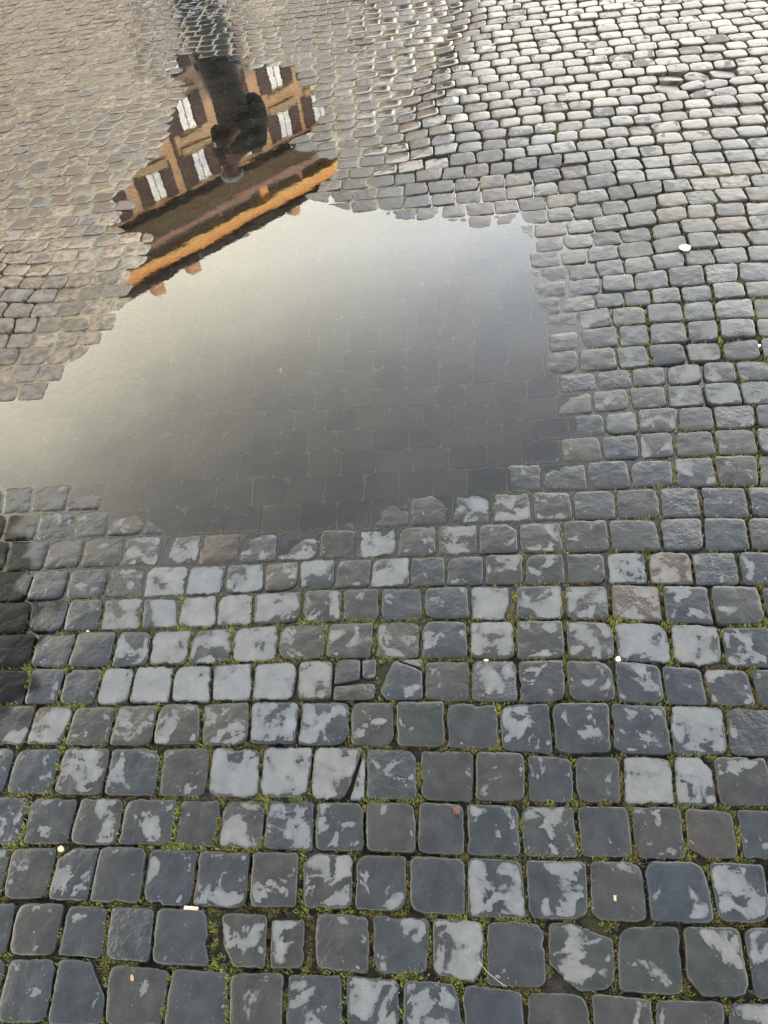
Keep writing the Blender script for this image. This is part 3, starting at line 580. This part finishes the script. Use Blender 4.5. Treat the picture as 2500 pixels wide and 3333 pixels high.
# ------------------------------------------------------------------ moss and grass in the joints
def moss_material():
    m = NT('moss'); pos = m.n('ShaderNodeNewGeometry').outputs['Position']
    at = m.n('ShaderNodeAttribute', attribute_name='tone', attribute_type='GEOMETRY')
    r = m.n('ShaderNodeValToRGB'); m.put(r.inputs[0], at.outputs['Fac']); ramp(r, [(0, (.060, .040, .020)), (.25, (.12, .095, .035)), (.5, (.125, .14, .032)), (.8, (.19, .225, .042)), (1, (.30, .33, .075))])
    p = m.bsdf(Base_Color=r.outputs[0], Roughness=.6); return m.m
def joints_list():
    out = []
    for ri, (pts, dr) in enumerate(near[:2]+rows[:34]):
        for si in range(len(pts)-1):
            a, b = pts[si], pts[si+1]
            out.append((a[0], a[1], 'v')); out.append((a[0], b[0], 'h'))
    return out
mv, mf, mt = [], [], []
def blade(x, y, z, h, w, az, lean, tone):
    dx, dy = math.cos(az), math.sin(az); b = len(mv)
    mv.extend([(x-dy*w, y+dx*w, z), (x+dy*w, y-dx*w, z), (x+dx*lean*.5+dy*w*.7, y+dy*lean*.5-dx*w*.7, z+h*.6), (x+dx*lean*.5-dy*w*.7, y+dy*lean*.5+dx*w*.7, z+h*.6), (x+dx*lean, y+dy*lean, z+h)])
    mt.extend([tone*.6, tone*.6, tone, tone, min(1, tone*1.15)])
    mf.extend([(b, b+1, b+2, b+3), (b+3, b+2, b+4)])
rm = random.Random(5)
JL = joints_list()
cen = np.array([(a+b)/2 for a, b, _ in JL]); PX = pixel(np.c_[cen, np.zeros(len(cen))]); ZS = surf(cen); DS = sdist(cen, SHORE)
for (a, b, kind), px, zs, ds in zip(JL, PX, ZS, DS):
    if not (-80 < px[0] < 2580 and 350 < px[1] < 3420): continue
    if ds < -.02:
        dens = .22
    elif px[1] > 1950: dens = 1.7
    elif px[1] > 1500: dens = .9 if px[0] > 600 else .5
    elif px[0] > 1750: dens = .75 if px[1] > 850 else .30
    else: dens = .12
    patch = noise.noise(Vector((float(px[0])*.0042, float(px[1])*.0042, 2.)))
    dens *= max(.15, min(1.7, 1+1.9*patch))
    ln = np.linalg.norm(b-a); nt_ = int(ln/.0015*dens)
    green = .38+.55*noise.noise(Vector((float(px[0])*.006, float(px[1])*.006, 9.)))
    for _ in range(nt_):
        t = rm.random(); p = a+(b-a)*t
        g2 = noise.noise(Vector((p[0]*45, p[1]*45, 0)))
        if g2 < -.02: continue
        wj = .0075 if kind == 'h' else .0062
        e = min(t, 1-t); wj *= 1+1.2*max(0, 1-e/.15)
        x = p[0]+rm.gauss(0, wj*.6); y = p[1]+rm.gauss(0, wj*.6)
        z = zs-.011 if ds > -.02 else zs-.004
        tone = max(0, min(1, rm.gauss(green, .2)+.25*g2))
        for _b in range(3 if ds > -.02 else 1):
            h = rm.uniform(.005, .0150) if ds > -.02 else rm.uniform(.001, .003)
            if tone > .7: h *= 1.25
            blade(x+rm.gauss(0, .0015), y+rm.gauss(0, .0015), z, h, rm.uniform(.0005, .0010), rm.uniform(0, 6.28), rm.uniform(.001, .009), tone+rm.uniform(-.1, .1))
mo = mobj('joint_moss', mv, mf, moss_material())
at = mo.data.attributes.new('tone', 'FLOAT', 'POINT'); at.data.foreach_set('value', np.array(mt, np.float32))
tag(mo, 'green and straw coloured moss and grass tufts filling the joints', 'moss', kind='stuff')
# grit: pale grains in the silt and on the stones
gv, gf = [], []
for _ in range(1700):
    x, y = rm.uniform(0, 2500), rm.uniform(250, 3333); g = ground(x, y)
    if rm.random() < .75:
        i = rm.randrange(len(JL)); a, b, _k = JL[i]; g = a+(b-a)*rm.random()+np.array([rm.gauss(0, .003), rm.gauss(0, .003)])
    z = float(surf(g[None])[0]); s = rm.uniform(.0006, .0014)*(1.5 if rm.random() < .08 else 1)
    z = z-.004 if rm.random() < .6 else z+.001
    b_ = len(gv)
    for dx, dy, dz in ((1,0,0),(-.8,.3,0),(0,1,.1),(.2,-1,0),(0,.1,.9),(0,0,-.7)): gv.append((g[0]+dx*s*rm.uniform(.7, 1.2), g[1]+dy*s, z+dz*s))
    gf.extend([(b_, b_+2, b_+4), (b_+2, b_+1, b_+4), (b_+1, b_+3, b_+4), (b_+3, b_, b_+4), (b_+2, b_, b_+5), (b_+1, b_+2, b_+5), (b_+3, b_+1, b_+5), (b_, b_+3, b_+5)])
gr = mobj('grit', gv, gf, simple('pale_grit', (.26, .24, .19), .7, .3, 300)); tag(gr, 'pale sand grains scattered over the joints and wet stones', 'grit', kind='stuff')
# ------------------------------------------------------------------ the house whose facade the puddle mirrors
SC = 1.455                                 # real size of the facade as seen in the water
A0 = np.array([-8.93, 30.755])*SC*1.0; DU = np.array([.8287, .5596]); NU = np.array([.5596, -.8287])   # along the wall, out of the wall (towards the square)
FA = math.atan2(DU[1], DU[0])
def zz(z): return SC*(z+H)-H
house = empty('town_house', (A0[0], A0[1], 0), FA); tag(house, 'ochre brown town house with dark shutters and lit attic beyond the square', 'building')
# local axes: x along the wall, -y towards the square
def hb(name, s0, s1, z0, z1, out0, out1, mat, par=house):
    return box(name, (s0*SC, s1*SC, -out1, -out0, zz(z0), zz(z1)), mat, par)
wallm = simple('ochre_plaster', (.40, .295, .225), .8, .10, 1.2); brown = simple('shutter_brown', (.045, .026, .022), .5, .2, 6); stone_t = simple('cornice_stone', (.075, .06, .038), .8, .25, 2)
pink = simple('pink_band', (.26, .18, .155), .8, .12, 2); orange = simple('orange_plaster', (.78, .45, .19), .8, .12, 1.5); yellow = simple('yellow_tiles', (.72, .50, .22), .8, .3, 3)
black = simple('dark_eaves', (.012, .011, .010), .7, .2, 3); slate = simple('attic_glass', (.07, .08, .09), .3, .2, 4); sillm = simple('grey_sill', (.30, .25, .18), .8, .3, 5); salmon = simple('salmon_chimney', (.60, .40, .30), .8, .15, 3)
roofm = simple('roof_tiles', (.20, .10, .06), .85, .3, 6); ironm = simple('iron', (.05, .035, .028), .5, .2, 5)
S0, S1 = -14, 21
o = box('wall', (S0*SC, S1*SC, 0, 12, 0, zz(13.35)), wallm, house)
hb('cornice', S0-.3, S1+.3, 13.35, 14.15, -6, .9, stone_t)
hb('string_course', S0-.3, S1+.3, 13.28, 13.345, -.1, .25, black)
hb('parapet', S0, S1, 14.153, 14.68, -5, .15, pink)
hb('attic_wall', S0+.5, S1-.5, 14.683, 15.33, -6, -1.0, slate)
for i in range(15):
    s = S0+1.2+i*2.3; hb('attic_pier', s-.26+.1*math.sin(i*5), s+.06+.16*math.sin(i*3), 14.686, 15.32, -1.2, -.75+.3*math.sin(i*7), orange if i % 2 else pink)
hb('tile_ledge', S0+.4, S1-.4, 15.333, 15.50, -6, -.15, yellow)
hb('upper_storey', S0+.5, S1-.5, 15.503, 16.02, -6, -.45, orange)
hb('eaves', S0+.3, S1-.3, 16.023, 16.30, -6.5, .1, black)
bm = bmesh.new(); x0, x1 = (S0+.3)*SC, (S1-.3)*SC; zt = zz(16.305)
v = [bm.verts.new(p) for p in ((x0, -.1, zt), (x1, -.1, zt), (x1, 12, zt), (x0, 12, zt), (x0+3, 6, zt+.9), (x1-3, 6, zt+.9))]
for f in ((0,1,5,4),(1,2,5),(2,3,4,5),(3,0,4),(3,2,1,0)): bm.faces.new([v[i] for i in f])
bmobj('roof', bm, roofm, house)
for s, w, h in ((-3.5, .9, 17.0), (.95, .55, 16.75), (2.9, .6, 16.7), (8.9, .5, 16.6), (14, .8, 16.9)):
    hb('chimney', s, s+w, 16.306, h+.15, -.9, -.1, salmon)
pane_m = NT('window_pane'); pp = pane_m.n('ShaderNodeNewGeometry').outputs['Position']
g1 = pane_m.noise(pp, 1.1, 3, .6); cc = pane_m.mix(pane_m.step(g1, .35, .65), (.55, .59, .68), (.80, .80, .72))
pane_m.bsdf(Base_Color=cc, Roughness=.12, Metallic=.75, Normal=pane_m.bump(pane_m.noise(pp, 3, 3), .35, .05))
pane_m = pane_m.m
cols = [-11.05, -8.8, -6.55, -4.3, -2.05, .45, 2.72, 4.95, 7.2, 9.5, 11.45, 13.7, 15.95, 18.2]
for ci, s in enumerate(cols):
    for zt_, hgt in ((13.12, 1.25), (11.0, 1.28), (8.88, 1.28), (6.76, 1.28), (4.64, 1.28), (2.1, 1.8)):
        if zt_ < 6 and ci % 3 == 2: pass
        fr = hb('window', s-.34, s+.34, zt_-hgt, zt_, .002, .07, brown)
        hb('pane', s-.29, s-.02, zt_-hgt+.06, zt_-.05, .073, .085, pane_m, fr); hb('pane', s+.02, s+.29, zt_-hgt+.06, zt_-.05, .073, .085, pane_m, fr)
        if zt_ > 4:
            for sg in (-1, 1): hb('shutter', s+sg*.61-.25, s+sg*.61+.25, zt_-hgt-.02, zt_+.02, .002, .10, brown)
            hb('sill', s-.7, s+.7, zt_-hgt-.32, zt_-hgt-.06, .002, .32, sillm)
            if zt_ < 13: hb('lintel', s-.55, s+.55, zt_+.08, zt_+.22, .002, .2, sillm)
hb('downspout', 3.95, 4.07, .0, 13.25, .003, .22, ironm); hb('downspout', 12.5, 12.62, 0, 13.25, .003, .22, ironm)
hb('door', -.6, .9, -1.1, .9, .002, .1, brown)
for n_ in house.children: n_.parent = house

# unseen house row, added to keep the low sun off all but the attic opposite
back = empty('added_shade_house', (6, -62, 0), 0); tag(back, 'unseen long plain plastered house row, added behind the photographer, shading the square', 'building')
box('wall', (-60, 60, -12, 0, 0, 24.6), simple('pale_plaster', (.55, .45, .34), .8, .1, 1), back)
box('roof', (-60.5, 60.5, -12.5, .5, 24.603, 25.4), roofm, back)
for i in range(26):
    for zf in (2, 6, 10, 14, 18): box('window', (-58+i*4.5, -56.8+i*4.5, .003, .08, zf, zf+2), brown, back)

# ------------------------------------------------------------------ person in a black coat beyond the puddle
def skin(name, pts, edges, radii, mat, parent=None, sub=2, root=0):
    me = D.meshes.new(name); me.from_pydata(pts, edges, []); o = D.objects.new(name, me); C.objects.link(o)
    md = o.modifiers.new('skin', 'SKIN'); md.use_smooth_shade = True
    for i, r in enumerate(radii):
        sv = me.skin_vertices[0].data[i]; sv.radius = (r, r) if not isinstance(r, tuple) else r; sv.use_root = (i == root)
    sm = o.modifiers.new('sub', 'SUBSURF'); sm.levels = sub; sm.render_levels = sub
    me.materials.append(mat)
    if parent: o.parent = parent
    return o
PD = np.array([-.894, 7.755]); pn = PD/np.hypot(*PD)
person = empty('person', (PD[0], PD[1], -.0), math.atan2(-pn[0], pn[1]))   # local +x right as seen by the camera, +y away
tag(person, 'person in a long black coat and grey knitted hat holding up a phone', 'person')
coat = simple('black_coat', (.008, .009, .011), .8, .3, 30); skinm = simple('skin', (.16, .085, .065), .55, .1, 60); hatm = simple('grey_knit', (.46, .46, .52), .9, .15, 120); trous = simple('dark_trousers', (.010, .010, .013), .8, .2, 40)
hairm = simple('dark_hair', (.02, .012, .009), .6, .3, 90)
# one body: skin-toned core (head, neck, hands) with clothes over it
pts = [(.20,.02,.88), (.22,.02,1.10), (.23,0,1.30), (.17,-.03,1.46), (.09,-.06,1.53), (.045,-.08,1.60), (.03,-.09,1.68),
       (.08,-.02,.84), (.02,-.02,.46), (-.02,0,.09), (-.03,-.12,.05), (.30,.06,.84), (.30,.06,.46), (.30,.10,.09), (.30,-.02,.05),
       (.06,-.08,1.42), (.02,-.16,1.18), (.0,-.30,1.30), (.38,.0,1.44), (.43,-.08,1.16), (.18,-.30,1.20), (.04,-.36,1.30)]
ed = [(0,1),(1,2),(2,3),(3,4),(4,5),(5,6),(0,7),(7,8),(8,9),(9,10),(0,11),(11,12),(12,13),(13,14),(3,15),(15,16),(16,17),(3,18),(18,19),(19,20),(20,21)]
rd = [(.15,.12),(.15,.12),(.17,.13),(.10,.09),.06,.085,.085,(.09,.09),.062,.045,.035,(.09,.09),.062,.045,.035,.06,.048,.03,.06,.048,.036,.028]
skin('body', pts, ed, rd, skinm, person)
# coat: torso and skirt to the knee, sleeves
cpts = [(.13,.02,.12), (.15,.02,.42), (.18,.02,.75), (.21,.02,.98), (.21,.03,1.18), (.20,.03,1.36), (.20,-.01,1.47), (.06,-.08,1.42), (.02,-.16,1.18), (.0,-.27,1.28), (.40,.0,1.44), (.45,-.08,1.16), (.20,-.29,1.19)]
ced = [(0,1),(1,2),(2,3),(3,4),(4,5),(5,6),(6,7),(7,8),(8,9),(6,10),(10,11),(11,12)]
crd = [(.31,.19),(.33,.19),(.28,.18),(.26,.17),(.26,.18),(.25,.17),(.13,.11),.088,.072,.052,.09,.075,.055]
skin('coat', cpts, ced, crd, coat, person)
skin('backpack', [(.42,.14,1.05), (.44,.14,1.25), (.40,.10,1.48)], [(0,1),(1,2)], [(.12,.11),(.14,.12),(.10,.09)], coat, person)
for x, y in ((.05, -.01), (.30, .07)):
    skin('trouser_leg', [(x+.02, y, .80), (x, y, .46), (x-.03, y+.02, .10)], [(0,1),(1,2)], [.10,.08,.068], trous, person)
    skin('shoe', [(x-.03, y+.04, .05), (x-.04, y-.14, .04)], [(0,1)], [.055,.045], coat, person)
skin('hat', [(.045,-.07,1.63), (.05,-.065,1.69), (.055,-.06,1.735)], [(0,1),(1,2)], [.145,.13,.075], hatm, person)
skin('hair', [(.06,-.04,1.60), (.08,-.01,1.52), (.10,.02,1.44)], [(0,1),(1,2)], [.115,.105,.08], hairm, person)
skin('nose', [(.022,-.165,1.615), (.02,-.185,1.595)], [(0,1)], [.014,.016], skinm, person, 1)
for sx_ in (-.005, .055):
    skin('eye', [(sx_, -.155, 1.632), (sx_+.004, -.157, 1.632)], [(0,1)], [.009,.009], hairm, person, 1)
skin('mouth', [(.005,-.165,1.565), (.045,-.163,1.565)], [(0,1)], [.006,.006], simple('lips', (.25,.09,.08), .5), person, 1)
for bx_, sgn in ((-.03, 1), (.05, -1)):    # hands: palm, four fingers and a thumb round the phone
    by, bz = (-.31, 1.32) if sgn > 0 else (-.37, 1.30)
    skin('palm', [(bx_, by, bz-.03), (bx_, by-.01, bz+.03)], [(0,1)], [(.028,.02),(.036,.02)], skinm, person, 1)
    for fi, (dz, ln) in enumerate(((-.02,.055),(0,.068),(.02,.072),(.04,.064))):
        skin('finger', [(bx_, by-.01, bz+dz), (bx_+sgn*.012, by-.04, bz+dz+.01), (bx_+sgn*(.018), by-.04-ln*.35, bz+dz+.012), (bx_+sgn*.005, by-.04-ln*.5, bz+dz+.01)], [(0,1),(1,2),(2,3)], [.010,.009,.0085,.007], skinm, person, 1)
    skin('thumb', [(bx_-sgn*.02, by, bz-.02), (bx_-sgn*.035, by-.03, bz+.01), (bx_-sgn*.025, by-.05, bz+.04)], [(0,1),(1,2)], [.013,.011,.009], skinm, person, 1)
ph = empty('phone', (0, 0, 0)); ph.location = person.matrix_world@Vector((0, 0, 0)) if False else (PD[0], PD[1], 0); ph.rotation_euler = person.rotation_euler
tag(ph, 'dark phone held up in the hands of the person in black', 'phone')
box('phone_body', (-.045, .035, -.395, -.386, 1.28, 1.43), black, ph); box('screen', (-.041, .031, -.3855, -.3845, 1.285, 1.425), slate, ph)

# ------------------------------------------------------------------ small litter lying on the stones
def on(x, y, dz=.002):
    g = ground(x, y); z = float(surf(g[None])[0]); g = ground(x, y, z); return (float(g[0]), float(g[1]), z+dz)
def lump(name, x, y, r, col, label, cat, flat=.6, seed=0, dz=.003, group=None):
    bm = bmesh.new(); bmesh.ops.create_icosphere(bm, subdivisions=3, radius=1)
    for v in bm.verts:
        n_ = 1+.28*noise.noise(v.co*1.6+Vector((seed, seed, 0)))+.08*noise.noise(v.co*5+Vector((seed, 0, 0)))
        v.co = Vector((v.co.x*r[0]*n_, v.co.y*r[1]*n_, v.co.z*r[0]*flat*n_))
    o = bmobj(name, bm, simple(name+'_mat', col, .7, .15, 200), None, True); o.location = on(x, y, dz); o.rotation_euler = (0, 0, seed*1.3); tag(o, label, cat, group); return o
lump('pebble', 2013, 2145, (.0072, .0066), (.62, .61, .58), 'round chalk-white pebble in the joint among dark stones at right', 'pebble', .7, 1, -.001)
lump('pebble', 285, 2055, (.0048, .0035), (.72, .68, .58), 'small cream pebble in a joint left of the pale dry stones', 'pebble', .6, 2, -.001)
lump('pebble', 199, 2764, (.0060, .0085), (.36, .34, .27), 'pale yellowish pebble in the mossy joint near left edge', 'pebble', .6, 3, .001)
lump('pebble', 1476, 1103, (.0050, .0045), (.75, .74, .70), 'white pebble under the shallow water at the puddle centre right', 'pebble', .5, 4, .002)
lump('pebble', 1246, 1199, (.0042, .0035), (.72, .70, .66), 'tiny white pebble in a submerged joint in mid puddle', 'pebble', .5, 5, .002)
lump('pebble', 2472, 1124, (.0060, .0050), (.78, .74, .66), 'cream pebble in a deep joint at the far right edge', 'pebble', .6, 6, -.001)
lump('pebble', 1583, 2149, (.0060, .0030), (.70, .66, .56), 'flat cream stone chip in a joint below the row right of centre', 'pebble', .5, 7, -.001)
# flat white disc
bm = bmesh.new(); vs = []
for i in range(28):
    t = 2*math.pi*i/28; r = .0215*(1+.05*math.sin(3*t)); vs.append(bm.verts.new((r*math.cos(t), r*1.05*math.sin(t), 0)))
f = bm.faces.new(vs); e_ = bmesh.ops.extrude_face_region(bm, geom=[f]); bmesh.ops.translate(bm, vec=(0, 0, .0022), verts=[g for g in e_['geom'] if isinstance(g, bmesh.types.BMVert)])
gum = bmobj('chewing_gum', bm, simple('gum', (.42, .42, .35), .6, .12, 150)); gum.location = on(2229, 812, .007); tag(gum, 'flat pale greenish-white oval of chewing gum on a dark stone at upper right', 'chewing gum')
# cigarette ends
def cig(x, y, rz, label, ln=.028, bent=0):
    o = empty('cigarette_end', on(x, y, .005), rz); tag(o, label, 'cigarette end', 'cigarette ends')
    for nm, a, b, col in (('paper', -ln/2, ln*.1, (.45, .43, .40)), ('filter', ln*.1+.0002, ln/2, (.42, .36, .27))):
        bm = bmesh.new(); bmesh.ops.create_cone(bm, cap_ends=True, segments=14, radius1=.0038, radius2=.0036, depth=b-a)
        bmesh.ops.rotate(bm, verts=bm.verts, cent=(0, 0, 0), matrix=Matrix.Rotation(math.pi/2, 3, 'Y')); bmesh.ops.translate(bm, verts=bm.verts, vec=((a+b)/2, 0, 0))
        bmobj(nm, bm, simple('cig_'+nm, col, .8, .12, 300), o, True)
cig(625, 2958, rad(-14), 'squashed white cigarette end in the joint above the fifth bottom-row stones, lower left', .030)
cig(548, 229, rad(5), 'white cigarette end on the brown film-covered stones at upper left', .032)
cig(1605, 147, rad(20), 'small whitish cigarette end on the grey stones at top right of centre', .03)
# dried red-brown leaf
bm = bmesh.new(); c0 = bm.verts.new((0, 0, .004)); pts_ = []
for i in range(20):
    t = 2*math.pi*i/20; r = .0125 if i % 4 == 0 else (.0095 if i % 2 == 0 else .0055)
    pts_.append(bm.verts.new((r*math.cos(t), r*1.15*math.sin(t), .0035+.003*math.sin(3*t))))
for i in range(20): bm.faces.new((c0, pts_[i], pts_[(i+1) % 20]))
r_ = bmesh.ops.solidify(bm, geom=bm.faces[:], thickness=.0006)
leaf = bmobj('dried_leaf', bm, simple('leaf_brown', (.24, .14, .11), .7, .35, 400)); leaf.location = on(1488, 2641, .004); tag(leaf, 'small curled red-brown dried leaf on a wet stone right of lower centre', 'leaf')
# tan wood chip and seed husk
def chip(x, y, a, b, rz, col, label, nm, cat):
    bm = bmesh.new(); bx(bm, -a, a, -b, b, 0, .0018); bmesh.ops.bevel(bm, geom=bm.edges[:], offset=.0005, segments=1)
    o = bmobj(nm, bm, simple(nm, col, .7, .2, 300)); o.location = on(x, y, .005); o.rotation_euler = (0, 0, rz); tag(o, label, cat)
chip(2001, 2926, .0026, .0052, rad(-15), (.34, .30, .21), 'tiny straw-coloured wood chip lying on a dark stone at lower right', 'wood_chip', 'wood chip')
lump('seed_husk', 434, 3185, (.0034, .0062), (.28, .20, .11), 'small amber seed husk on a dark stone near the bottom left', 'seed', .5, .2, .006)
# white bird dropping under water
lump('bird_dropping', 914, 1207, (.0045, .015), (.72, .72, .68), 'elongated white bird dropping on submerged stones left of puddle centre', 'dropping', .25, 0, .002)
# thin stem
cv = [(1560,3135),(1590,3170),(1620,3195),(1650,3215)]
p_ = [on(x, y, .009) for x, y in cv]
# slender cypress in front of the houses, mirrored dark in the wet stones at top centre
cy = empty('cypress_tree', (3.3, 25.6, 0)); tag(cy, 'tall slender dark cypress standing right of the ochre house', 'tree')
skin('trunk', [(0,0,-.1),(.03,0,3),(0,.03,7),(0,0,11)], [(0,1),(1,2),(2,3)], [.2,.16,.1,.03], simple('bark', (.07,.05,.035), .9), cy, 1)
cvv, cff = [], []
rt = random.Random(11)
for _ in range(9000):
    z = 1.2+10.9*rt.random()**.9; t = (z-1.2)/10.9; R_ = 1.35*(math.sin(math.pi*min(1, .12+t*.88))**.6)*(1-.35*t)
    a = rt.uniform(0, 6.28); R_ *= .75+.35*noise.noise(Vector((math.cos(a)*1.5, math.sin(a)*1.5, z*.8)))
    r = R_*math.sqrt(rt.uniform(.35, 1)); p = Vector((r*math.cos(a), r*math.sin(a), z)); b = len(cvv); h = rt.uniform(.14, .32)
    d1 = Vector((rt.gauss(0, .05), rt.gauss(0, .05), 0)); d2 = Vector((rt.gauss(0, .06), rt.gauss(0, .06), h))
    cvv += [tuple(p-d1), tuple(p+d1), tuple(p+d2)]; cff.append((b, b+1, b+2))
mobj('crown', cvv, cff, simple('cypress_leaf', (.045, .055, .018), .7, .5, 1.5), cy)
skin('dry_stem', [(p[0]-p_[0][0], p[1]-p_[0][1], p[2]-p_[0][2]) for p in p_], [(0,1),(1,2),(2,3)], [.0005]*4, simple('straw', (.34, .31, .25), .7), None, 1).location = p_[0]
tag(D.objects['dry_stem'], 'thin pale dry stem curved across a dark stone at bottom right of centre', 'stem')
